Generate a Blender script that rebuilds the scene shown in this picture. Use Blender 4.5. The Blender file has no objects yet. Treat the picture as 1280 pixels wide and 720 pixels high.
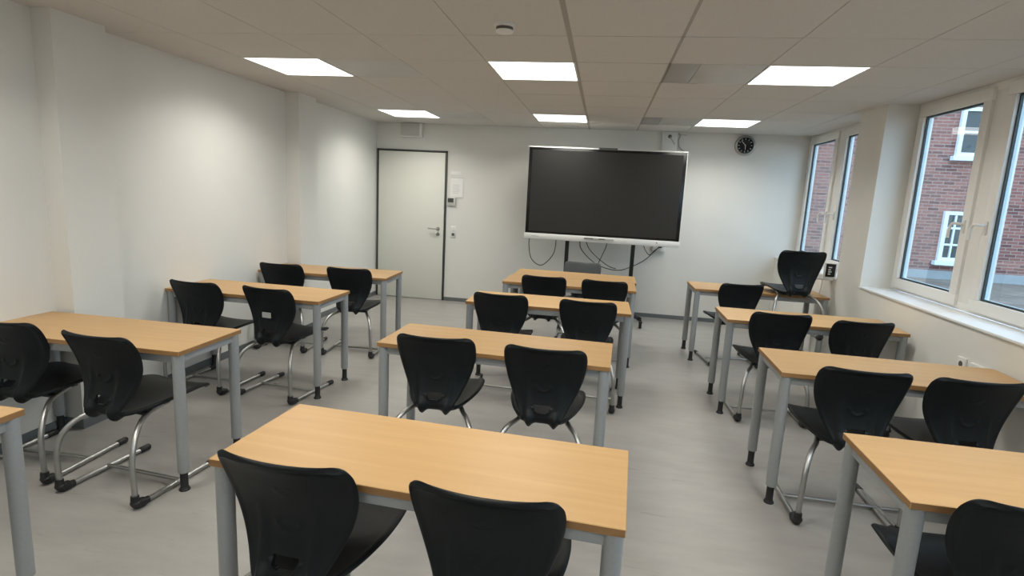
import bpy, bmesh, math, random
from mathutils import Vector, Matrix
random.seed(4)
COL = bpy.context.scene.collection
PI = math.pi

# ------------------------------------------------------------------ materials
def nmat(name):
    m = bpy.data.materials.new(name); m.use_nodes = True
    nt = m.node_tree
    return m, nt, nt.nodes['Principled BSDF']

def plain(name, col, rough=.5, metal=0., noise=0., nscale=20., bump=0., bscale=200., spec=.5):
    m, nt, b = nmat(name)
    b.inputs['Roughness'].default_value = rough
    b.inputs['Metallic'].default_value = metal
    b.inputs['Specular IOR Level'].default_value = spec
    tc = nt.nodes.new('ShaderNodeTexCoord')
    n = nt.nodes.new('ShaderNodeTexNoise'); n.inputs['Scale'].default_value = nscale; n.inputs['Detail'].default_value = 4
    nt.links.new(tc.outputs['Object'], n.inputs['Vector'])
    r = nt.nodes.new('ShaderNodeValToRGB')
    r.color_ramp.elements[0].position = .3; r.color_ramp.elements[1].position = .7
    r.color_ramp.elements[0].color = (*[c * (1 - noise) for c in col], 1)
    r.color_ramp.elements[1].color = (*[min(1, c * (1 + noise)) for c in col], 1)
    nt.links.new(n.outputs['Fac'], r.inputs['Fac']); nt.links.new(r.outputs['Color'], b.inputs['Base Color'])
    if bump:
        n2 = nt.nodes.new('ShaderNodeTexNoise'); n2.inputs['Scale'].default_value = bscale
        nt.links.new(tc.outputs['Object'], n2.inputs['Vector'])
        bp = nt.nodes.new('ShaderNodeBump'); bp.inputs['Strength'].default_value = bump; bp.inputs['Distance'].default_value = .002
        nt.links.new(n2.outputs['Fac'], bp.inputs['Height']); nt.links.new(bp.outputs['Normal'], b.inputs['Normal'])
    return m

def wood(name, c0, c1, c2, rough=.4):
    m, nt, b = nmat(name)
    b.inputs['Roughness'].default_value = rough
    tc = nt.nodes.new('ShaderNodeTexCoord'); mp = nt.nodes.new('ShaderNodeMapping')
    mp.inputs['Scale'].default_value = (.9, 14, 14)
    oi = nt.nodes.new('ShaderNodeObjectInfo')
    nt.links.new(tc.outputs['Object'], mp.inputs['Vector'])
    ad = nt.nodes.new('ShaderNodeVectorMath'); ad.operation = 'ADD'
    nt.links.new(mp.outputs['Vector'], ad.inputs[0])
    sc = nt.nodes.new('ShaderNodeMath'); sc.operation = 'MULTIPLY'; sc.inputs[1].default_value = 37.
    nt.links.new(oi.outputs['Random'], sc.inputs[0]); nt.links.new(sc.outputs[0], ad.inputs[1])
    n = nt.nodes.new('ShaderNodeTexNoise'); n.inputs['Scale'].default_value = 1.6; n.inputs['Detail'].default_value = 5
    n.inputs['Distortion'].default_value = .5
    nt.links.new(ad.outputs[0], n.inputs['Vector'])
    r = nt.nodes.new('ShaderNodeValToRGB')
    e = r.color_ramp.elements; e[0].position = .3; e[0].color = (*c0, 1); e[1].position = .75; e[1].color = (*c2, 1)
    k = e.new(.52); k.color = (*c1, 1)
    nt.links.new(n.outputs['Fac'], r.inputs['Fac']); nt.links.new(r.outputs['Color'], b.inputs['Base Color'])
    return m

def lino(name):
    m, nt, b = nmat(name)
    tc = nt.nodes.new('ShaderNodeTexCoord')
    mp = nt.nodes.new('ShaderNodeMapping'); mp.inputs['Scale'].default_value = (1.1, 3.2, 1)
    mp.inputs['Rotation'].default_value = (0, 0, .04)
    nt.links.new(tc.outputs['Object'], mp.inputs['Vector'])
    n = nt.nodes.new('ShaderNodeTexNoise'); n.inputs['Scale'].default_value = 2.2; n.inputs['Detail'].default_value = 7; n.inputs['Roughness'].default_value = .6
    nt.links.new(mp.outputs['Vector'], n.inputs['Vector'])
    r = nt.nodes.new('ShaderNodeValToRGB'); e = r.color_ramp.elements
    e[0].position = .3; e[0].color = (.287, .274, .256, 1); e[1].position = .72; e[1].color = (.34, .328, .312, 1)
    nt.links.new(n.outputs['Fac'], r.inputs['Fac'])
    # short darker streaks of the marbling
    mp2 = nt.nodes.new('ShaderNodeMapping'); mp2.inputs['Scale'].default_value = (4, 22, 1)
    nt.links.new(tc.outputs['Object'], mp2.inputs['Vector'])
    n2 = nt.nodes.new('ShaderNodeTexNoise'); n2.inputs['Scale'].default_value = 1.3; n2.inputs['Detail'].default_value = 6; n2.inputs['Distortion'].default_value = 1.2
    nt.links.new(mp2.outputs['Vector'], n2.inputs['Vector'])
    r2 = nt.nodes.new('ShaderNodeValToRGB'); e = r2.color_ramp.elements
    e[0].position = .64; e[0].color = (1, 1, 1, 1); e[1].position = .74; e[1].color = (.86, .85, .84, 1)
    nt.links.new(n2.outputs['Fac'], r2.inputs['Fac'])
    mx = nt.nodes.new('ShaderNodeMix'); mx.data_type = 'RGBA'; mx.blend_type = 'MULTIPLY'; mx.inputs[0].default_value = 1
    nt.links.new(r.outputs['Color'], mx.inputs[6]); nt.links.new(r2.outputs['Color'], mx.inputs[7])
    nt.links.new(mx.outputs[2], b.inputs['Base Color'])
    b.inputs['Roughness'].default_value = .36
    return m

def brick(name):
    m, nt, b = nmat(name)
    tc = nt.nodes.new('ShaderNodeTexCoord')
    sp = nt.nodes.new('ShaderNodeSeparateXYZ'); cb = nt.nodes.new('ShaderNodeCombineXYZ')
    nt.links.new(tc.outputs['Object'], sp.inputs[0])
    nt.links.new(sp.outputs['X'], cb.inputs['X']); nt.links.new(sp.outputs['Z'], cb.inputs['Y'])
    t = nt.nodes.new('ShaderNodeTexBrick')
    t.inputs['Scale'].default_value = 1; t.inputs['Brick Width'].default_value = .26; t.inputs['Row Height'].default_value = .083
    t.inputs['Mortar Size'].default_value = .008; t.inputs['Mortar Smooth'].default_value = .1
    t.inputs['Color1'].default_value = (.29, .125, .10, 1); t.inputs['Color2'].default_value = (.085, .04, .042, 1)
    t.inputs['Mortar'].default_value = (.33, .27, .245, 1); t.inputs['Bias'].default_value = -.25
    nt.links.new(cb.outputs[0], t.inputs['Vector'])
    nt.links.new(t.outputs['Color'], b.inputs['Base Color'])
    b.inputs['Roughness'].default_value = .9
    return m

def emit(name, col, s):
    m, nt, b = nmat(name)
    b.inputs['Base Color'].default_value = (.8, .8, .8, 1)
    b.inputs['Emission Color'].default_value = (*col, 1); b.inputs['Emission Strength'].default_value = s
    return m

def glass(name):
    m, nt, b = nmat(name)
    nt.nodes.remove(b)
    out = nt.nodes['Material Output']
    tr = nt.nodes.new('ShaderNodeBsdfTransparent'); tr.inputs['Color'].default_value = (.90, .95, .96, 1)
    gl = nt.nodes.new('ShaderNodeBsdfGlossy'); gl.inputs['Roughness'].default_value = .0
    fr = nt.nodes.new('ShaderNodeFresnel'); fr.inputs['IOR'].default_value = 1.5
    mx = nt.nodes.new('ShaderNodeMixShader')
    ge = nt.nodes.new('ShaderNodeNewGeometry'); ma = nt.nodes.new('ShaderNodeMath'); ma.operation = 'MULTIPLY_ADD'
    ma.inputs[1].default_value = -.8333; ma.inputs[2].default_value = 1.5
    nt.links.new(ge.outputs['Backfacing'], ma.inputs[0]); nt.links.new(ma.outputs[0], fr.inputs['IOR'])
    nt.links.new(fr.outputs[0], mx.inputs[0]); nt.links.new(tr.outputs[0], mx.inputs[1]); nt.links.new(gl.outputs[0], mx.inputs[2])
    nt.links.new(mx.outputs[0], out.inputs['Surface'])
    return m

M = dict(
    wall=plain('white wall paint', (.715, .71, .675), .85, noise=.012, nscale=3, bump=.25, bscale=140),
    ceil=plain('mineral fibre ceiling tile', (.60, .585, .56), .95, noise=.02, nscale=60, bump=.3, bscale=300),
    grid=plain('ceiling grid metal', (.60, .585, .56), .6),
    seam=plain('ceiling seam profile', (.36, .34, .31), .6),
    airm=plain('grey enamelled sheet metal', (.50, .50, .49), .45, noise=.05, nscale=1.5),
    airm2=plain('dark grey enamelled sheet metal', (.36, .36, .355), .45),
    floor=lino('marbled grey linoleum'),
    base=plain('grey rubber skirting', (.13, .145, .15), .6),
    pvc=plain('white window plastic', (.78, .77, .74), .35),
    gasket=plain('dark window gasket', (.03, .05, .055), .5),
    alu=plain('pale window spacer', (.55, .66, .70), .35),
    sill=plain('white sill laminate', (.80, .82, .83), .3),
    glass=glass('window glass'),
    doorw=plain('door white laminate', (.70, .70, .64), .45, noise=.01, nscale=2),
    dframe=plain('anthracite door frame', (.045, .047, .045), .5),
    steel=plain('brushed steel', (.45, .45, .44), .3, metal=1, noise=.06, nscale=60),
    chrome=plain('satin chromed tube', (.43, .43, .42), .40, metal=1, noise=.05, nscale=30),
    gpaint=plain('grey powder coat', (.29, .305, .31), .42, noise=.03, nscale=90),
    beech=wood('beech laminate', (.465, .282, .120), (.495, .303, .132), (.525, .328, .148)),
    edge=wood('beech edge band', (.27, .14, .05), (.30, .16, .06), (.33, .18, .07), .5),
    blackp=plain('black shell plastic', (.0078, .0105, .0118), .43, noise=.06, nscale=8, bump=.15, bscale=500, spec=.2),
    greyp=plain('dark grey shell plastic', (.045, .052, .056), .5, noise=.05, nscale=8, bump=.15, bscale=500),  # same black plastic made paler, overhead light put into the colour
    rubber=plain('black rubber', (.012, .012, .013), .5),
    black=plain('black powder coat', (.012, .013, .013), .45),
    bezel=plain('black screen bezel', (.006, .006, .007), .25),
    screen=plain('dark screen glass', (.018, .018, .017), .28, spec=.7),
    whitep=plain('white plastic', (.74, .74, .72), .4),
    greyplas=plain('light grey plastic', (.50, .50, .47), .5),
    dgrey=plain('grey detector vent', (.10, .09, .085), .6),
    paper=plain('white paper', (.77, .77, .76), .8),
    sticker=plain('silver grey label', (.45, .46, .45), .5),
    lcd=plain('dark grey display', (.06, .065, .06), .3),
    ink=plain('pale printed marks', (.55, .58, .6), .6),
    hand=plain('pale clock hand', (.5, .52, .52), .4),
    brick=brick('red brickwork'),
    plinth=plain('grey render plinth', (.30, .33, .34), .9, noise=.06, nscale=3),
    extw=plain('exterior white window paint', (.72, .80, .84), .5),
    extg=plain('exterior dark window glass', (.045, .06, .065), .12),
    ground=plain('rough winter ground', (.20, .165, .135), .95, noise=.3, nscale=1.4, bump=.5, bscale=8),
    lamp=emit('lit lamp diffuser', (1., .985, .95), 2.6),
)

# ------------------------------------------------------------------ mesh builder
class MB:
    def __init__(s): s.v = []; s.f = []; s.m = []
    def box(s, a, b, mi=0, side=None):
        x0, y0, z0 = a; x1, y1, z1 = b; n = len(s.v)
        s.v += [(x0,y0,z0),(x1,y0,z0),(x1,y1,z0),(x0,y1,z0),(x0,y0,z1),(x1,y0,z1),(x1,y1,z1),(x0,y1,z1)]
        sd = mi if side is None else side
        for q, k in (((3,2,1,0),mi),((4,5,6,7),mi),((0,1,5,4),sd),((1,2,6,5),sd),((2,3,7,6),sd),((3,0,4,7),sd)):
            s.f.append(tuple(n+i for i in q)); s.m.append(k)
        return s
    def tube(s, pts, r, n=12, mi=0, caps=True, flat=1.):
        pts = [Vector(p) for p in pts]
        rr = r if isinstance(r, (list, tuple)) else [r]*len(pts)
        base = len(s.v); up = None
        for i, p in enumerate(pts):
            t = (pts[min(i+1, len(pts)-1)] - pts[max(i-1, 0)]).normalized()
            if up is None:
                up = Vector((0,0,1)) if abs(t.z) < .9 else Vector((0,1,0))
            a = (up - t*up.dot(t)).normalized(); up = a; b = t.cross(a)
            for k in range(n):
                w = 2*PI*k/n
                s.v.append(tuple(p + a*math.cos(w)*rr[i] + b*math.sin(w)*rr[i]*flat))
        for i in range(len(pts)-1):
            for k in range(n):
                k2 = (k+1) % n; o = base+i*n
                s.f.append((o+k, o+k2, o+n+k2, o+n+k)); s.m.append(mi)
        if caps:
            s.f.append(tuple(base+k for k in reversed(range(n)))); s.m.append(mi)
            o = base+(len(pts)-1)*n
            s.f.append(tuple(o+k for k in range(n))); s.m.append(mi)
        return s
    def lathe(s, prof, c=(0,0,0), axis='z', n=24, mi=0):
        base = len(s.v)
        for (r, h) in prof:
            for k in range(n):
                w = 2*PI*k/n; x, y = r*math.cos(w), r*math.sin(w)
                p = (x, y, h) if axis == 'z' else ((x, h, y) if axis == 'y' else (h, x, y))
                s.v.append((c[0]+p[0], c[1]+p[1], c[2]+p[2]))
        for i in range(len(prof)-1):
            for k in range(n):
                k2 = (k+1) % n; o = base+i*n
                s.f.append((o+k, o+k2, o+n+k2, o+n+k)); s.m.append(mi)
        s.f.append(tuple(base+k for k in reversed(range(n)))); s.m.append(mi)
        o = base+(len(prof)-1)*n
        s.f.append(tuple(o+k for k in range(n))); s.m.append(mi)
        return s
    def mesh(s, name, mats, bevel=0., seg=2, sharp=35):
        me = bpy.data.meshes.new(name); me.from_pydata(s.v, [], s.f)
        for m in mats: me.materials.append(m)
        me.polygons.foreach_set('material_index', s.m)
        bm = bmesh.new(); bm.from_mesh(me)
        bmesh.ops.recalc_face_normals(bm, faces=bm.faces)
        if bevel:
            es = [e for e in bm.edges if len(e.link_faces) == 2 and e.calc_face_angle(0) > .6]
            bmesh.ops.bevel(bm, geom=es, offset=bevel, segments=seg, affect='EDGES', profile=.5, clamp_overlap=True)
        bm.to_mesh(me); bm.free()
        me.polygons.foreach_set('use_smooth', [True]*len(me.polygons))
        me.set_sharp_from_angle(angle=math.radians(sharp))
        return me
    def build(s, name, mats, parent=None, loc=(0,0,0), rz=0., bevel=0., seg=2, sharp=35):
        if not isinstance(mats, (list, tuple)): mats = [mats]
        o = bpy.data.objects.new(name, s.mesh(name, mats, bevel, seg, sharp)); COL.objects.link(o)
        o.location = loc; o.rotation_euler = (0, 0, rz); o.parent = parent
        return o

def empty(name, loc=(0,0,0), rz=0.):
    o = bpy.data.objects.new(name, None); COL.objects.link(o); o.location = loc; o.rotation_euler = (0,0,rz)
    o.empty_display_size = .1
    return o
def tag(o, label=None, cat=None, group=None, kind=None):
    if label: o['label'] = label
    if cat: o['category'] = cat
    if group: o['group'] = group
    if kind: o['kind'] = kind
    return o
def struct(o): o['kind'] = 'structure'; return o
def smooth_path(P, n=8):
    P = [Vector(p) for p in P]; out = []
    Q = [P[0]*2-P[1]] + P + [P[-1]*2-P[-2]]
    for i in range(1, len(Q)-2):
        a, b, c, d = Q[i-1:i+3]
        for k in range(n):
            t = k/n
            out.append(.5*((2*b)+(c-a)*t+(2*a-5*b+4*c-d)*t*t+(3*b-a-3*c+d)*t**3))
    out.append(P[-1]); return out
def dup(root, name=None):
    r = root.copy(); COL.objects.link(r)
    for ch in list(root.children):
        c = ch.copy(); COL.objects.link(c); c.parent = r
        for g in list(ch.children):
            d = g.copy(); COL.objects.link(d); d.parent = c
    return r

# ------------------------------------------------------------------ room
H = 2.493; YB = 7.777; YF = -2.6
XL = -3.262; XR = 2.284; XW = 2.529
struct(MB().box((-3.6, YF-.2, -.12), (XW+.08, YB+.2, 0)).build('floor', M['floor']))
struct(MB().box((-3.6, YB, 0), (XW+.08, YB+.2, 2.75)).build('wall_back', M['wall']))
struct(MB().box((-3.6, YF-.2, 0), (XW+.08, YF, 2.75)).build('wall_front', M['wall']))
wl = MB().box((-3.6, YF, 0), (XL, YB, 2.75))
PILS = [(-3.262, 2.86, 3.22, -3.133), (-3.262, 5.43, 5.79, -3.112), (-3.262, .29, .65, -3.133), (-3.262, -2.28, -1.92, -3.133)]
for x0, y0, y1, x1 in PILS: wl.box((x0-.02, y0, 0), (x1, y1, 2.75))
struct(wl.build('wall_left', M['wall']))
NICHES = [(5.79, YB), (3.26, 5.29), (.73, 2.76), (-1.80, .23)]
wr = MB()
SZ = .93
wr.box((XR, YF, 0), (XW+.08, YB, SZ))                       # parapet under the sills
prev = YF
for a, b in reversed(NICHES):
    wr.box((XR, prev, SZ), (XW+.08, a, 2.75)); prev = b
struct(wr.build('wall_right', M['wall']))
# outside wall above the dropped ceiling, the head of the window openings
struct(MB().box((XW+.075, YF, 2.47), (XW+.085, YB, 2.75)).build('trim_1', M['wall']))
bb = .052
struct(MB().box((-2.205, YB-.012, 0), (XR, YB, bb)).build('baseboard_back', M['base']))
bl = MB(); prev = YF
for x0, y0, y1, x1 in sorted(PILS, key=lambda q: q[1]):
    bl.box((XL, prev, 0), (XL+.012, y0, bb+.01)); bl.box((XL, y0-.012, 0), (x1+.012, y0, bb+.01))
    bl.box((x1, y0, 0), (x1+.012, y1, bb+.01)); bl.box((XL, y1, 0), (x1+.012, y1+.012, bb+.01)); prev = y1
bl.box((XL, prev, 0), (XL+.012, YB, bb+.01))
struct(bl.build('baseboard_left', M['base']))
struct(MB().box((XR-.012, YF, 0), (XR, YB, bb+.01)).build('baseboard_right', M['base']))

# ceiling: dropped tiles in a grid, lamp and air panel cells left free
PX, PY = .62, .628
cx = lambda i: -2.43 + PX*i
cy = lambda j: 4.29 + PY*j
LAMPS = [(i, j) for j in (0, 4, -4, -8) for i in (0, 3, 6)]
AIR = [(1, 0), (5, 0), (1, 4), (5, 4), (1, -4), (5, -4)]
ce = MB()
for i in range(-2, 9):
    for j in range(-11, 7):
        if (i, j) in LAMPS or (i, j) in AIR: continue
        x0, x1 = cx(i)-PX/2, cx(i)+PX/2; y0, y1 = cy(j)-PY/2, cy(j)+PY/2
        x0 = max(x0, -3.4); x1 = min(x1, XW+.07); y0 = max(y0, YF-.05); y1 = min(y1, YB+.05)
        if x1-x0 < .02 or y1-y0 < .02: continue
        g = .0022
        gl = .012 if i == 4 else (.009 if i == 5 else g); gr = .016 if i == 3 else (.009 if i == 4 else g)
        h2 = .0045 if i in (3, 4, 5) else g
        ce.box((x0+gl, y0+h2, H), (x1-gr, y1-h2, H+.015), 0)
        if i in (4,): ce.box((x0+gl, y1-h2, H+.002), (x1-gr, y1+h2, H+.005), 2)
        if i == 4: ce.box((x1-.0088, y0-.01, H), (x1+.0088, y1+.01, H+.004), 2)
ce.box((-3.5, YF-.1, H+.006), (XW+.075, YB+.1, H+.03), 1)
# recesses over the lamps and air panels are closed by their own housings
struct(ce.build('ceiling', [M['ceil'], M['grid'], M['seam']]))
sm = MB().box((cx(3)+PX/2-.016, YF, H-.001), (cx(3)+PX/2+.012, YB, H+.004))
struct(sm.build('trim_2', M['seam']))

# lamps ------------------------------------------------------------
def lamp_proto():
    t = empty('ceiling_light')
    f = MB(); w = PX/2-.003; d = PY/2-.003; b = .011
    f.box((-w, -d, -.002), (w, -d+b, .006)); f.box((-w, d-b, -.002), (w, d, .006))
    f.box((-w, -d+b, -.002), (-w+b, d-b, .006)); f.box((w-b, -d+b, -.002), (w, d-b, .006))
    f.build('frame', M['whitep'], t)
    MB().box((-w+b, -d+b, .0), (w-b, d-b, .005)).build('diffuser', M['lamp'], t)
    return t
lp = lamp_proto()
LL = {(0, 0): 'lit square ceiling panel, front row, above the left desks',
      (3, 0): 'lit square ceiling panel, front row, in the middle behind the smoke detector',
      (6, 0): 'lit square ceiling panel, front row, on the window side',
      (0, 4): 'lit square ceiling panel in the far row above the door',
      (3, 4): 'lit square ceiling panel in the far row, above the big screen',
      (6, 4): 'lit square ceiling panel in the far row, next to the round wall clock',
      (0, -4): 'lit ceiling panel above the nearest left desk, out of the picture',
      (3, -4): 'lit ceiling panel above the nearest middle desk, out of the picture',
      (6, -4): 'lit ceiling panel above the nearest right desk, out of the picture',
      (0, -8): 'lit ceiling panel behind the viewer on the left',
      (3, -8): 'lit ceiling panel behind the viewer in the middle',
      (6, -8): 'lit ceiling panel behind the viewer on the right'}
LAMP_W = 14.3
ld = bpy.data.lights.new('lamp_light', 'AREA'); ld.shape = 'RECTANGLE'; ld.size = .58; ld.size_y = .58
ld.energy = LAMP_W; ld.color = (1., .975, .885); ld.spread = math.radians(142)
ll = bpy.data.objects.new('lamp_light', ld); COL.objects.link(ll); ll.parent = lp; ll.location = (0, 0, -.006)
first = True
for (i, j) in LAMPS:
    o = lp if first else dup(lp); first = False
    o.location = (cx(i), cy(j), H)
    tag(o, LL[(i, j)], 'ceiling light', 'square ceiling lights')
def air_panel(i, j, label, split=True):
    t = empty('ceiling_air_panel', (cx(i), cy(j), H))
    w = PX/2-.003; d = PY/2-.003
    MB().box((-w*.35 if split else -w, -d, 0), (w, d, .006)).build('plate', M['airm'], t, bevel=.001)
    if split: MB().box((-w, -d, 0), (-w*.35-.003, d, .006)).build('grille', M['airm2'], t, bevel=.001)
    tag(t, label, 'air panel', 'sheet metal ceiling panels')
air_panel(1, 0, 'grey metal ceiling panel right of the front row left lamp', False)
air_panel(5, 0, 'grey metal ceiling panel left of the front row window side lamp')
air_panel(1, 4, 'grey metal ceiling panel in the far row near the door', False)
air_panel(5, 4, 'grey metal ceiling panel in the far row above the screen corner')
air_panel(1, -4, 'grey metal ceiling panel above the near left aisle', False)
air_panel(5, -4, 'grey metal ceiling panel above the near right aisle')

# windows ----------------------------------------------------------
def window(idx, y0, y1):
    t = struct(empty('window_%d' % idx, (XW, (y0+y1)/2, SZ)))
    hw = (y1-y0)/2; top = H-SZ-.0
    f = MB()   # fixed frame, x: 0 (room side) .. .07 (outside)
    fw = .055
    f.box((0, -hw, .02), (.07, hw, .02+fw)); f.box((0, -hw, top-fw), (.07, hw, top+.05))
    f.box((0, -hw, .02+fw), (.07, -hw+fw, top-fw)); f.box((0, hw-fw, .02+fw), (.07, hw, top-fw))
    f.box((0, -.085, .02+fw), (.07, .085, top-fw))
    f.build('window_frame', M['pvc'], t, bevel=.003)
    for s in (-1, 1):
        a, b = (.075, hw-.045) if s > 0 else (-hw+.045, -.075)
        z0, z1 = .04, top-.03; m = .082
        sa = MB()
        for q in (((a, z0), (b, z0+m)), ((a, z1-m), (b, z1)), ((a, z0+m), (a+m, z1-m)), ((b-m, z0+m), (b, z1-m))):
            sa.box((-.022, q[0][0], q[0][1]), (.055, q[1][0], q[1][1]))
        so = sa.build('sash', M['pvc'], t, bevel=.004)
        ga, gb, gz0, gz1 = a+m, b-m, z0+m, z1-m
        gk = MB(); w = .012
        for q in (((ga, gz0), (gb, gz0+w)), ((ga, gz1-w), (gb, gz1)), ((ga, gz0+w), (ga+w, gz1-w)), ((gb-w, gz0+w), (gb, gz1-w))):
            gk.box((.000, q[0][0], q[0][1]), (.012, q[1][0], q[1][1]))
            gk.box((.016, q[0][0], q[0][1]), (.034, q[1][0], q[1][1]), 1)
        gk.build('gasket', [M['gasket'], M['alu']], so)
        MB().box((.012, ga+.002, gz0+.002), (.016, gb-.002, gz1-.002)).build('pane', M['glass'], so)
        h = MB(); yc = (a+m/2) if s > 0 else (b-m/2); zc = 1.545-SZ
        h.box((-.032, yc-.014, zc-.06), (-.022, yc+.014, zc+.03))
        h.tube(smooth_path([(-.03, yc, zc), (-.065, yc, zc+.004), (-.078, yc+.02, zc+.006), (-.078, yc+.05, zc-.004), (-.078, yc+.068, zc-.04), (-.078, yc+.07, zc-.10)], 5), .0095, 10)
        h.build('window_handle', M['whitep'], so, bevel=0)
    return t
for k, (a, b) in enumerate(NICHES):
    window(k+1, a, b)
    s = MB().box((XR-.012, a, SZ), (XW+.0, b, SZ+.018))
    struct(s.build('trim_%d' % (k+3), M['sill'], bevel=.004))

# door -------------------------------------------------------------
d = struct(empty('door_1', (-2.73, YB, 0)))
x0, x1, zt, fw = -.518, .522, 2.132, .026
df = MB().box((x0, -.02, 0), (x0+fw, 0, zt)).box((x1-fw, -.02, 0), (x1, 0, zt)).box((x0, -.02, zt-fw), (x1, 0, zt))
df.build('door_frame', M['dframe'], d, bevel=.002)
MB().box((x0+fw+.004, -.024, .008), (x1-fw-.004, -.001, zt-fw-.004)).build('door_leaf', M['doorw'], d, bevel=.002)
hx = .415
hd = MB().lathe([(.026, 0), (.026, -.008), (.02, -.011)], (hx, -.024, 1.04), 'y', 24)
hd.tube(smooth_path([(hx, -.03, 1.04), (hx, -.07, 1.04), (hx-.02, -.082, 1.041), (hx-.06, -.082, 1.042), (hx-.135, -.08, 1.045)], 5), .0095, 12)
hd.build('door_handle', M['steel'], d)
MB().lathe([(.026, 0), (.026, -.008), (.02, -.011)], (hx, -.024, .965), 'y', 24).lathe([(.008, -.011), (.008, -.016)], (hx, -.024, .965), 'y', 16).build('keyhole_plate', M['steel'], d)

# things on the back wall ------------------------------------------
t = tag(empty('wall_box', (-2.732, YB, 2.40)), 'small white ventilation box on the back wall above the door', 'vent box')
MB().box((-.143, -.085, -.085), (.143, 0, .088)).build('housing', M['greyplas'], t, bevel=.006)
MB().box((-.155, -.095, -.098), (.155, 0, -.085)).box((.128, -.095, -.085), (.155, 0, .088)).build('rim', M['whitep'], t, bevel=.003)

t = tag(empty('notice_sheet', (-2.065, YB, 1.635)), 'white paper notice on the wall right of the door', 'notice')
MB().box((-.10, -.006, -.145), (.10, 0, .14)).build('holder', M['whitep'], t, bevel=.002)
pp = MB().box((-.082, -.0075, -.125), (.082, -.006, .12)).build('paper', M['paper'], t)
ln = MB()
ln.box((-.10, -.0085, .134), (.10, -.006, .14)); ln.box((-.03, -.0085, -.145), (.10, -.006, -.14))
for k in range(6): ln.box((-.06, -.0078, .03-.022*k), (.05-.01*(k % 3), -.0075, .034-.022*k))
ln.build('printed_line', M['sticker'], t)
t = tag(MB().box((-.08, -.004, -.03), (.06, 0, .03)).build('notice_strip', M['paper'], None, (-2.075, YB, 1.83), bevel=.001),
        'small blank white slip on the wall above the paper notice', 'notice')

t = tag(empty('room_thermostat', (-2.13, YB, 1.435)), 'small white control box with dark display beside the door frame', 'thermostat')
MB().box((-.058, -.028, -.058), (.062, 0, .055)).build('housing', M['greyplas'], t, bevel=.005)
MB().box((-.052, -.031, -.012), (.03, -.028, .048)).build('display', M['lcd'], t, bevel=.001)

t = tag(empty('light_switch', (-2.096, YB, 1.01)), 'white light switch with a socket below it, right of the door', 'light switch')
MB().box((-.042, -.01, -.082), (.042, 0, .082)).build('switch_plate', M['whitep'], t, bevel=.004)
MB().box((-.03, -.016, .012), (.03, -.01, .07)).build('rocker', M['whitep'], t, bevel=.003)
MB().lathe([(.022, -.0105), (.022, -.012)], (0, 0, -.04), 'y', 20).build('socket_opening', M['dgrey'], t)

def clock():
    t = tag(empty('wall_clock', (1.736, YB, 2.353)), 'round wall clock with black face and silver rim', 'clock')
    rim = MB().lathe([(.127, 0), (.127, -.03), (.120, -.042), (.106, -.045), (.098, -.036), (.098, -.02)], axis='y', n=48)
    rim.build('rim', M['steel'], t, sharp=50)
    MB().lathe([(.098, -.018), (.098, -.024)], axis='y', n=48).build('clock_face', M['bezel'], t)
    for k in range(12):
        tk = MB()
        a = PI/2 - k*PI/6
        for rr in ((.070, .088),):
            c, s = math.cos(a), math.sin(a); w = .0045
            n = len(tk.v)
            for (r_, q) in ((rr[0], -w), (rr[0], w), (rr[1], w), (rr[1], -w)):
                tk.v.append((c*r_-s*q, -.0255, s*r_+c*q))
            tk.f.append((n, n+1, n+2, n+3)); tk.m.append(0)
        tk.build('hour_mark', M['ink'], t)
    def hand(ang, ln_, w, y, nm):
        a = PI/2 - ang; c, s = math.cos(a), math.sin(a); b = MB(); n = len(b.v)
        for yy in (y, y-.002):
            for (r_, q) in ((-.012, -w), (-.012, w), (ln_, w*.6), (ln_, -w*.6)): b.v.append((c*r_-s*q, yy, s*r_+c*q))
        for q in ((0,1,2,3),(4,5,6,7),(0,1,5,4),(1,2,6,5),(2,3,7,6),(3,0,4,7)): b.f.append(q); b.m.append(0)
        b.build(nm, M['hand'], t)
    hand(2*PI*53/60, .080, .0045, -.027, 'minute_hand')
    hand(2*PI*(5.9/12), .056, .0055, -.030, 'hour_hand')
clock()

t = tag(empty('junction_box', (.80, YB, 2.385)), 'pale cable box on the wall above the screen corner', 'cable box')
MB().box((-.11, -.05, -.2), (.085, 0, .105)).build('housing', M['whitep'], t, bevel=.004)
MB().lathe([(.024, 0), (.02, -.012)], (-.015, -.05, .045), 'y', 18).build('socket_opening', M['dgrey'], t)
MB().tube([(-.012, -.06, .04), (.055, -.06, -.055)], .007, 8).build('lever', M['greyplas'], t)
tag(MB().tube(smooth_path([(.89, YB-.02, 2.475), (.915, YB-.03, 2.45), (.90, YB-.03, 2.38), (.92, YB-.03, 2.30), (.985, YB-.03, 2.25)], 6), .008, 8).build('cable', M['airm2']),
    'short pale cable curving beside the box above the screen', 'cable')
tag(MB().tube(smooth_path([(.915, YB-.012, 2.455), (.96, YB-.012, 2.46), (1.0, YB-.012, 2.455)], 4), .006, 8).build('cable', M['greyplas']),
    'thin grey cable end under the ceiling right of the cable box', 'cable')

t = tag(empty('wall_socket', (.785, YB, .972)), 'white double socket on the wall under the right screen corner', 'socket')
MB().box((-.085, -.045, -.05), (.075, 0, .05)).build('socket_plate', M['whitep'], t, bevel=.004)
MB().box((-.015, -.085, .0), (.03, -.045, .035)).build('plug', M['black'], t, bevel=.005)

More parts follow.
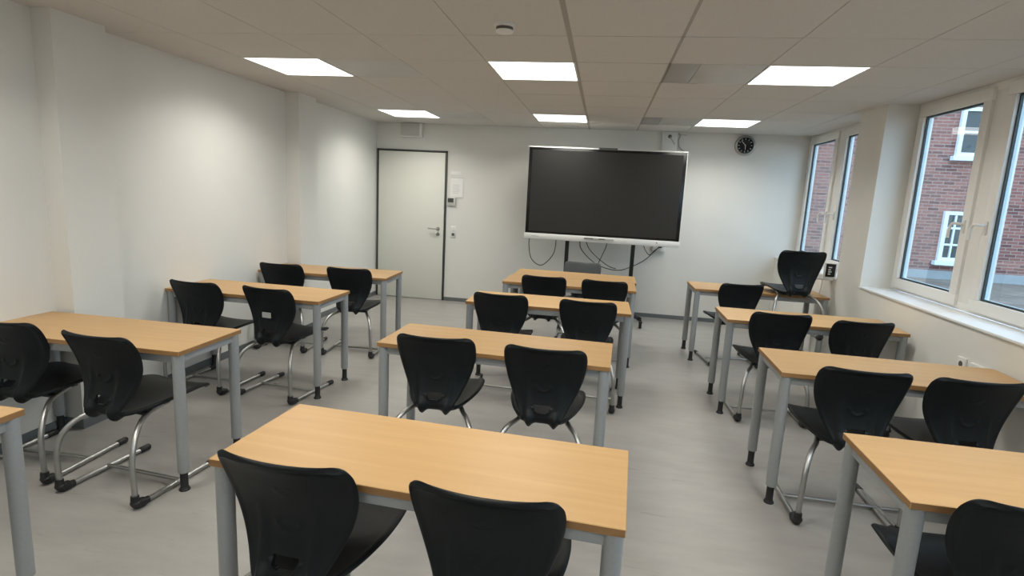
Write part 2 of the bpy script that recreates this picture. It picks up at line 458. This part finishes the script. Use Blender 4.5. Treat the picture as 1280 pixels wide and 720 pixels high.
# cables under the display
def cable(pts, label, r=.0055):
    tag(MB().tube(smooth_path(pts, 8), r, 8).build('cable', M['black']), label, 'cable', 'black cables under the screen')
cable([(-.93, 7.3, 1.06), (-.935, 7.32, .93), (-.90, 7.34, .76), (-.80, 7.35, .675), (-.71, 7.35, .70), (-.60, 7.33, .85), (-.575, 7.3, 1.06)],
      'black cable hanging in a loop below the left end of the screen')
cable([(-.27, 7.30, 1.06), (-.25, 7.34, .93), (-.12, 7.38, .79), (.03, 7.42, .70), (.25, 7.5, .655), (.42, 7.6, .70), (.60, 7.66, .80), (.77, YB-.07, .975)],
      'long black cable sagging from the screen to the wall socket')
cable([(-.20, 7.30, 1.06), (-.14, 7.33, .93), (.0, 7.36, .80), (.13, 7.38, .715), (.22, 7.38, .69)],
      'second black cable hanging just right of the long sagging one')
cable([(.085, 7.30, 1.06), (.07, 7.36, .96), (.03, 7.4, .85), (-.01, 7.42, .74), (-.02, 7.42, .66)],
      'short black cable hanging straight from the screen centre')
cable([(.55, 7.45, 1.02), (.60, 7.58, .93), (.66, 7.66, .875), (.72, YB-.07, .93), (.775, YB-.08, .975)],
      'short black cable from the screen right end into the socket')

# display and its stand ---------------------------------------------
t = tag(empty('interactive_display', (-.01, 7.20, 1.035)), 'large dark interactive touchscreen with white frame on the back wall side', 'screen')
W2, HH = .975, 1.165
MB().box((-W2, .0, .0), (W2, .09, HH)).build('casing', M['whitep'], t, bevel=.006)
MB().box((-W2-.004, -.022, -.004), (W2+.004, .0, .07)).build('lower_bar', M['whitep'], t, bevel=.006)
MB().box((-W2, -.012, HH-.014), (W2, .0, HH)).build('top_strip', M['whitep'], t, bevel=.002)
MB().box((-W2+.006, -.008, .07), (W2-.006, .0, HH-.014)).build('bezel', M['bezel'], t, bevel=.001)
MB().box((-W2+.048, -.0095, .098), (W2-.048, -.008, HH-.045)).build('screen', M['screen'], t)
MB().box((-.10, -.018, HH-.012), (.13, -.008, HH+.008)).build('sensor_bar', M['lcd'], t, bevel=.003)
pt = MB().box((-.21, -.034, .034), (.17, -.022, .056)).build('pen_tray', M['greyplas'], t, bevel=.003)
MB().box((-.20, -.038, .040), (-.09, -.034, .052)).build('pen', M['dgrey'], pt, bevel=.001)
MB().box((-.02, -.038, .040), (.06, -.034, .052)).build('pen', M['dgrey'], pt, bevel=.001)
MB().lathe([(.008, -.022), (.007, -.026)], (.70, 0, .04), 'y', 12).build('button', M['dgrey'], t)
MB().box((-.88, -.0235, .03), (-.78, -.022, .038)).build('printed_mark', M['sticker'], t)

t = tag(empty('screen_stand', (-.008, 7.35, 0)), 'black mobile stand on castors carrying the large screen', 'stand')
for s in (-1, 1): MB().box((s*.425-.024, -.04, .10), (s*.425+.024, .04, 1.72)).build('post', M['black'], t, bevel=.003)
MB().box((-.46, -.05, 1.3), (.46, -.041, 1.36)).box((-.46, -.05, 1.6), (.46, -.041, 1.66)).build('mounting_rail', M['black'], t)
MB().box((-.40, -.02, .09), (.40, .03, .14)).build('cross_rail', M['black'], t, bevel=.003)
MB().box((-.34, -.16, .50), (-.20, .02, .53)).box((-.40, -.0, .505), (.40, .03, .525)).build('shelf', M['black'], t, bevel=.003)
for s in (-1, 1):
    MB().tube([(s*.44, .22, .115), (s*.44, 0, .125), (s*.56, -.30, .115)], .026, 10, flat=1.2).build('foot', M['black'], t)
    for (yy, xx) in ((-.33, .575), (.24, .44)):
        c = MB().tube([(s*xx, yy, .02+.03), (s*xx, yy, .115)], .012, 10)
        c.lathe([(.042, -.016), (.045, -.010), (.045, .010), (.042, .016)], (s*xx, yy, .0455), 'x', 20)
        c.box((s*xx-.022, yy-.055, .078), (s*xx+.022, yy+.025, .094))
        c.build('castor', M['rubber'], t)

# smoke detector
t = tag(empty('smoke_detector', (-.597, 3.13, H)), 'round white smoke detector on the ceiling', 'smoke detector')
MB().lathe([(.058, 0), (.058, -.012), (.052, -.018)], n=32).build('housing', M['whitep'], t)
MB().lathe([(.046, -.017), (.046, -.034)], n=32).build('vent_ring', M['dgrey'], t)
MB().lathe([(.05, -.034), (.046, -.042), (.02, -.047), (.005, -.047)], n=32).build('cap', M['whitep'], t)

# things on the window side
t = tag(empty('wall_socket', (XR, 3.765, .695)), 'white wall socket below the sill above the near right desk', 'socket')
MB().box((-.012, -.041, -.041), (0, .041, .041)).build('socket_plate', M['whitep'], t, bevel=.003)
MB().lathe([(.019, -.0125), (.019, -.0135)], (0, 0, 0), 'x', 18).build('socket_opening', M['dgrey'], t)
tag(MB().box((-.02, -.075, -.03), (0, .075, .02)).build('cable_channel', M['whitep'], None, (XR, 3.60, .712), bevel=.003),
    'short white cable channel on the wall beside the window side socket', 'cable channel')
t = tag(empty('control_panel', (2.243, 5.86, SZ-.002), math.radians(-10)), 'white framed panel with black display on the far window sill', 'panel')
MB().box((-.055, 0, 0), (.055, .03, .155)).build('housing', M['whitep'], t, bevel=.004)
MB().box((-.17, -.005, -.018), (.066, .085, 0)).box((-.17, .03, 0), (-.055, .06, .035)).build('bracket', M['whitep'], t, bevel=.003)
MB().box((-.040, -.003, .018), (.043, 0, .146)).build('display', M['bezel'], t, bevel=.001)
dg = MB()
for k, z in enumerate((.105, .082, .062, .04)): dg.box((-.018, -.0045, z), (.012-.008*(k % 2), -.003, z+.013))
dg.build('display_marks', M['ink'], t)
tag(MB().tube(smooth_path([(XR-.02, 6.10, .94), (XR-.022, 6.08, .90), (XR-.018, 6.09, .80), (XR-.022, 6.13, .70)], 6), .004, 8).build('cable', M['greyplas']),
    'thin grey cable running down the wall below the far sill', 'cable')

# ------------------------------------------------------------------ tables
def table(x, y, rdeg, W, D, label, h=.752, feet=(1,1,1,1)):
    t = tag(empty('school_desk', (x, y, 0), math.radians(rdeg)), label, 'desk', 'beech topped two seat school desks')
    th = .025
    MB().box((-W/2, -D/2, h-th), (W/2, D/2, h), 0, side=1).build('tabletop', [M['beech'], M['edge']], t, bevel=.002, seg=1)
    f = MB(); ix, iy = W/2-.03, D/2-.03; z0, z1 = h-th-.042, h-th
    for s in (-1, 1):
        f.box((-ix, s*iy-.012, z0), (ix, s*iy+.012, z1)); f.box((s*ix-.012, -iy, z0), (s*ix+.012, iy, z1))
    f.build('frame', M['gpaint'], t, bevel=.002)
    lx, ly = W/2-.031, D/2-.031
    k = 0
    for sy in (-1, 1):
        for sx in (-1, 1):
            l = MB().lathe([(.0265, .10), (.028, .102), (.028, h-th)], (sx*lx, sy*ly, 0), n=24).build('leg', M['gpaint'], t)
            MB().lathe([(.026, 0), (.027, .006), (.022, .014), (.019, .022), (.019, .10)], (sx*lx, sy*ly, 0), n=20).build('foot', M['rubber'], l)
            k += 1
    return t
table(-.495, 1.640, -3.2, 1.265, .478, 'large beech desk nearest the viewer in the middle column')
table(-.532, 3.056, -2.3, 1.28, .488, 'beech desk of the middle column directly behind the nearest middle one')
table(-.371, 4.430, .5, 1.28, .50, 'third beech desk of the middle column, between the two black chair pairs')
table(-.272, 5.530, -1.0, 1.285, .50, 'near desk of the pair pushed together before the screen')
table(-.245, 6.036, -.6, 1.285, .50, 'far desk of the pair pushed together, closest to the screen')
table(-2.637, 1.352, 0, 1.28, .50, 'desk at the lower left picture edge, only its corner showing')
table(-2.637, 2.594, 0, 1.27, .486, 'large beech desk on the left beside the near wall pillar')
table(-2.622, 3.965, -.8, 1.27, .50, 'beech desk on the left in front of the plain bright wall')
table(-2.61, 5.150, 3., 1.27, .53, 'left beech desk farthest away, nearest the door')
table(1.622, 1.965, -1., 1.28, .51, 'beech desk at the lower right picture corner')
table(1.628, 3.235, -1.3, 1.27, .505, 'beech desk on the window side under the white wall socket')
table(1.612, 4.545, -.5, 1.255, .50, 'beech desk on the window side, second from the back wall', )
table(1.600, 6.000, .8, 1.27, .51, 'window side desk farthest back with a chair hung on it')

# ------------------------------------------------------------------ chairs
PROF = [  # y, z, half width, sideways curve, thickness
    (.006, .836, .158, .030, .013), (.017, .831, .194, .030, .017), (.031, .815, .209, .030, .015), (.046, .789, .2155, .030, .013), (.064, .748, .216, .031, .012),
    (.081, .70, .210, .031, .012), (.092, .65, .199, .030, .012), (.094, .60, .182, .028, .012), (.087, .555, .161, .024, .012),
    (.074, .51, .139, .019, .013), (.063, .478, .122, .012, .014), (.060, .452, .110, .006, .016), (.080, .430, .112, .010, .018),
    (.125, .422, .138, .016, .018), (.20, .429, .176, .021, .018), 
(.30, .441, .205, .022, .018), (.39, .449, .213, .020, .018),
    (.47, .452, .208, .016, .018), (.53, .444, .194, .012, .017), (.562, .430, .170, .008, .015), (.574, .416, .140, .006, .012)]
def interp(t):
    n = len(PROF)-1; x = min(max(t, 0), n-1e-6); i = int(x); f = x-i
    P = lambda k: PROF[min(max(k, 0), n)]
    a, b, c, d_ = P(i-1), P(i), P(i+1), P(i+2)
    return [.5*((2*b[k])+(c[k]-a[k])*f+(2*a[k]-5*b[k]+4*c[k]-d_[k])*f*f+(3*b[k]-a[k]-3*c[k]+d_[k])*f**3) for k in range(5)]
def shell_mesh():
    NV, NU = 160, 48
    ts = [ (len(PROF)-1)*(i/NV) for i in range(NV+1)]
    us = [math.sin(PI/2*(-1+2*j/NU)) * .35 + (-1+2*j/NU)*.65 for j in range(NU+1)]
    F = []; B = []; info = []
    for i, t in enumerate(ts):
        y, z, hw, cv, th = interp(t)
        p0 = interp(t-.02) if t > .02 else interp(0); p1 = interp(t+.02)
        ty, tz = p1[0]-p0[0], p1[1]-p0[1]; L = math.hypot(ty, tz) or 1; ty /= L; tz /= L
        # front / upper normal of the profile running down the back and forward along the seat
        ny, nz = -tz, ty
        end = min(i, NV-i)/7.; ev = math.sqrt(max(0., 1-(1-min(end, 1))**2))
        for u in us:
            x = u*hw
            d_ = cv*(abs(u)**2.1)
            h = th/2*max(.06, math.sqrt(max(0, 1-max(0, (abs(u)-.90)/.10)**2))*max(ev, .06))
            # rolled rim
            rim = .0035*math.exp(-((abs(u)-.93)/.05)**2)*(1 if i > 7 else .5)
            rib = 0.
            if .50 < 9 and t < 13.5:
                s = min(1, max(0, (t-5.2)/2.5))*min(1, max(0, (13.4-t)/1.2))
                xr = .092 - .004*(t-6)
                rib = .011*math.exp(-((abs(x)-xr)/.017)**2)*s
                if t > 9.5: rib += .016*math.exp(-((abs(x)-.066)/.022)**2)*min(1, (t-9.5)/1.5)*min(1, max(0, (13.4-t)/1.2))
                # round dish and arc marks on the rear of the backrest
                r_ = math.hypot(x, (z-.63)); 
                if z < .63 and t < 9: rib += .0065*math.exp(-((r_-.040)/.0035)**2)
                r_ = math.hypot(x, (z-.745))
                if z < .745 and t < 9: rib += .0035*math.exp(-((r_-.022)/.004)**2)
                # cup below the grip hole
                r_ = math.hypot(x*.9, (z-.525))
                if z < .51 and 8.5 < t < 11.5: rib += .007*math.exp(-((r_-.047)/.006)**2)
            pt = Vector((x, y+ny*d_, z+nz*d_)); nn = Vector((0, ny, nz))
            k = min(1, max(0, (t-6)/6.))
            pt = Vector((x, y+(1-k)*d_+k*ny*d_, z+k*nz*d_+(1-k)*.12*d_))
            F.append(pt+nn*(h+rim*.3)); B.append(pt-nn*(h+rim+rib*max(ev, .2)))
            info.append((x, z, t))
    W = NU+1
    def hole(i, j):
        q = [info[i*W+j], info[i*W+j+1], info[(i+1)*W+j], info[(i+1)*W+j+1]]
        x = sum(a[0] for a in q)/4; z = sum(a[1] for a in q)/4; t = q[0][2]
        w = .040 if z > .500 else .040*math.sqrt(max(0, 1-((.500-z)/.020)**2))
        return t < 11 and .480 < z < .520 and abs(x) < w
    mb = MB(); mb.v = [tuple(v) for v in F+B]; off = len(F)
    keep = {(i, j) for i in range(NV) for j in range(NU) if not hole(i, j)}
    for (i, j) in keep:
        a, b, c, d_ = i*W+j, i*W+j+1, (i+1)*W+j+1, (i+1)*W+j
        mb.f.append((a, b, c, d_)); mb.f.append((off+d_, off+c, off+b, off+a)); mb.m += [0, 0]
        for (di, dj, e0, e1) in ((-1, 0, a, b), (0, 1, b, c), (1, 0, c, d_), (0, -1, d_, a)):
            if (i+di, j+dj) not in keep:
                mb.f.append((e0, off+e0, off+e1, e1)); mb.m.append(0)
    return mb.mesh('seat_shell', [M['blackp']], sharp=60)
SHELL = shell_mesh()
def make_chair():
    t = empty('school_chair')
    sh = bpy.data.objects.new('seat_shell', SHELL); COL.objects.link(sh); sh.parent = t
    r = .0135
    for s in (-1, 1):
        X = .235
        P = [(s*X, .51, r+.002), (s*X, .30, r+.002), (s*X, .10, r+.002), (s*X, .045, r+.004), (s*X, .015, .028), (s*X, .005, .06), (s*X, .002, .12),
             (s*(X-.002), .0, .20), (s*(X-.008), .012, .275), (s*(X-.026), .045, .335), (s*(X-.055), .095, .375), (s*(X-.092), .155, .392), (s*(X-.12), .23, .402), (s*(X-.125), .34, .415)]
        st = MB().tube(smooth_path(P, 5), r, 12).build('side_tube', M['chrome'], t)
        MB().tube(smooth_path([(s*X, .072, r+.003), (s*X, .045, r+.006), (s*X, .014, .0245), (s*X, .002, .045), (s*X, .003, .070)], 5), [r+.004]*5+[r+.011]*10+[r+.006]*6, 12).build('heel_cap', M['rubber'], st)
        MB().tube([(s*X, .455, r+.003), (s*X, .46, r+.003), (s*X, .515, r+.003), (s*X, .522, r+.003)], [r+.001, r+.004, r+.004, r], 12).build('end_cap', M['rubber'], st)
    MB().tube([(-.235, .26, .024), (.235, .26, .024)], .0095, 10).build('crossbar', M['chrome'], t)
    MB().box((-.125, .17, .400), (.125, .215, .412)).box((-.125, .30, .411), (.125, .34, .423)).build('seat_bracket', M['black'], t, bevel=.002)
    return t
proto = make_chair(); used = [False]
def chair(x, y, rdeg, label, z=0., mat=None):
    o = proto if not used[0] else dup(proto); used[0] = True
    o.location = (x, y, z); o.rotation_euler = (0, 0, math.radians(rdeg))
    tag(o, label, 'chair', 'black shell school chairs with tube runners')
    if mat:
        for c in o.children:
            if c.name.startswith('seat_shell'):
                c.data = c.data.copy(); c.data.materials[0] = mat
    return o
chair(-.842, 1.288, -3, 'black chair at bottom centre left, at the desk nearest the viewer')
chair(-.253, 1.262, -3, 'black chair at bottom centre, right one at the nearest middle desk')
chair(-.822, 2.705, 2, 'black chair, left one at the second desk of the middle column')
chair(-.237, 2.682, -1, 'black chair, right one at the second desk of the middle column')
chair(-.728, 4.070, -2, 'black chair, left one at the third desk of the middle column')
chair(-.058, 4.060, -1, 'black chair, right one at the third desk of the middle column')
chair(-.506, 5.165, 0, 'black chair, left one before the two pushed together desks')
chair(.065, 5.160, -2, 'black chair, right one before the two pushed together desks')
chair(-.187, 6.60, 180, 'dark grey chair facing the class, between the far middle desk and the screen', mat=M['greyp'])  # lit backrest front painted as a paler shell
chair(-2.960, 2.240, 2, 'black chair cut by the left picture edge, at the near left desk')
chair(-2.358, 2.186, -5, 'black chair, right one at the near left desk by the aisle')
chair(-2.955, 3.590, -3, 'black chair close to the left wall, at the middle left desk')
lab = chair(-2.367, 3.580, -7, 'black chair with a silver grey label on its back, at the middle left desk')
chair(-2.950, 4.730, 3, 'black chair close to the left wall, at the farthest left desk')
chair(-2.284, 4.760, 4, 'black chair on the aisle side of the farthest left desk, near the door')
chair(1.335, 2.820, -1, 'black chair on the aisle side of the near window side desk')
chair(1.843, 2.820, 3, 'black chair below the wall socket, wall side of the near window desk')
chair(1.348, 4.180, 2, 'black chair on the aisle side of the middle window side desk')
chair(1.884, 4.115, 8, 'black chair beside the window wall at the middle window side desk')
chair(1.410, 5.610, 9, 'black chair standing at the farthest window side desk, left of the hung one')
chair(1.900, 5.545, 5, 'black chair hung raised on the edge of the farthest window side desk', z=.36)
chair(1.265, 1.560, 0, 'black chair in the bottom right corner at the nearest right desk')
MB().box((-.052, .073, .610), (.022, .078, .650)).build('label_sticker', M['sticker'], lab)['label'] = 'silver grey label'

# ------------------------------------------------------------------ outside
g = struct(MB().box((2.62, -12, -.25), (40, 40, -.05)).build('ground', M['ground']))
t = tag(empty('brick_building', (9, 16, -.55)), 'red brick building with white windows outside the right windows', 'building')
MB().box((-6.2, 0, 0), (16, 6, 10)).build('wall', M['brick'], t)
MB().box((-6.25, -.05, 0), (16.1, -.002, .72)).build('plinth', M['plinth'], t)
def bwin(x0, z0, z1, w, cols, rows):
    o = MB(); fr = .09
    o.box((x0, -.10, z0), (x0+w, .05, z0+fr)); o.box((x0, -.10, z1-fr), (x0+w, .05, z1))
    o.box((x0, -.10, z0+fr), (x0+fr, .05, z1-fr)); o.box((x0+w-fr, -.10, z0+fr), (x0+w, .05, z1-fr))
    for c in range(1, cols): xx = x0+w*c/cols; o.box((xx-.02, -.08, z0+fr), (xx+.02, -.03, z1-fr))
    for c in range(1, rows): zz = z0+(z1-z0)*c/rows; o.box((x0+fr, -.078, zz-.025), (x0+w-fr, -.031, zz+.025))
    o.box((x0-.08, -.16, z0-.11), (x0+w+.08, -.005, z0-.001))
    f = o.build('window', M['extw'], t)
    MB().box((x0+fr, -.028, z0+fr), (x0+w-fr, -.012, z1-fr)).build('pane', M['extg'], f)
for x in (-.40, 2.35, 5.1, 7.9):
    bwin(x, 3.62, 4.80, 1.05, 2, 2); bwin(x, .98, 2.25, 1.1, 4, 3); bwin(x, 6.6, 7.9, 1.05, 2, 2)

# ------------------------------------------------------------------ world, camera
w = bpy.data.worlds.new('World'); bpy.context.scene.world = w; w.use_nodes = True
nt = w.node_tree; bg = nt.nodes['Background']
tc = nt.nodes.new('ShaderNodeTexCoord'); sp = nt.nodes.new('ShaderNodeSeparateXYZ'); rp = nt.nodes.new('ShaderNodeValToRGB')
nt.links.new(tc.outputs['Generated'], sp.inputs[0]); nt.links.new(sp.outputs['Z'], rp.inputs['Fac'])
rp.color_ramp.elements[0].color = (.62, .78, .95, 1); rp.color_ramp.elements[1].color = (.55, .74, 1., 1)
nt.links.new(rp.outputs['Color'], bg.inputs['Color']); bg.inputs['Strength'].default_value = 4.2

cam = bpy.data.cameras.new('camera'); co = bpy.data.objects.new('camera', cam); COL.objects.link(co)
cam.sensor_width = 36; cam.lens = 696.6/1280*36; cam.clip_start = .05; cam.clip_end = 200
yaw, pitch, roll = math.radians(-8.791), math.radians(9.711), math.radians(2.944)
fwd = Vector((math.sin(yaw)*math.cos(pitch), math.cos(yaw)*math.cos(pitch), -math.sin(pitch)))
right = Vector((math.cos(yaw), -math.sin(yaw), 0)); up = right.cross(fwd)
r2 = math.cos(roll)*right + math.sin(roll)*up; u2 = -math.sin(roll)*right + math.cos(roll)*up
co.matrix_world = Matrix(((r2.x, u2.x, -fwd.x, 0), (r2.y, u2.y, -fwd.y, 0), (r2.z, u2.z, -fwd.z, 1.6055), (0, 0, 0, 1)))
sc = bpy.context.scene; sc.camera = co
sc.view_settings.view_transform = 'Standard'; sc.view_settings.look = 'None'
sc.view_settings.exposure = 0.0; sc.view_settings.gamma = 1; sc.view_settings.use_curve_mapping = False
sc.cycles.max_bounces = 8; sc.cycles.diffuse_bounces = 5; sc.cycles.glossy_bounces = 3
sc.cycles.use_denoising = True
sc.cycles.sample_clamp_indirect = 6
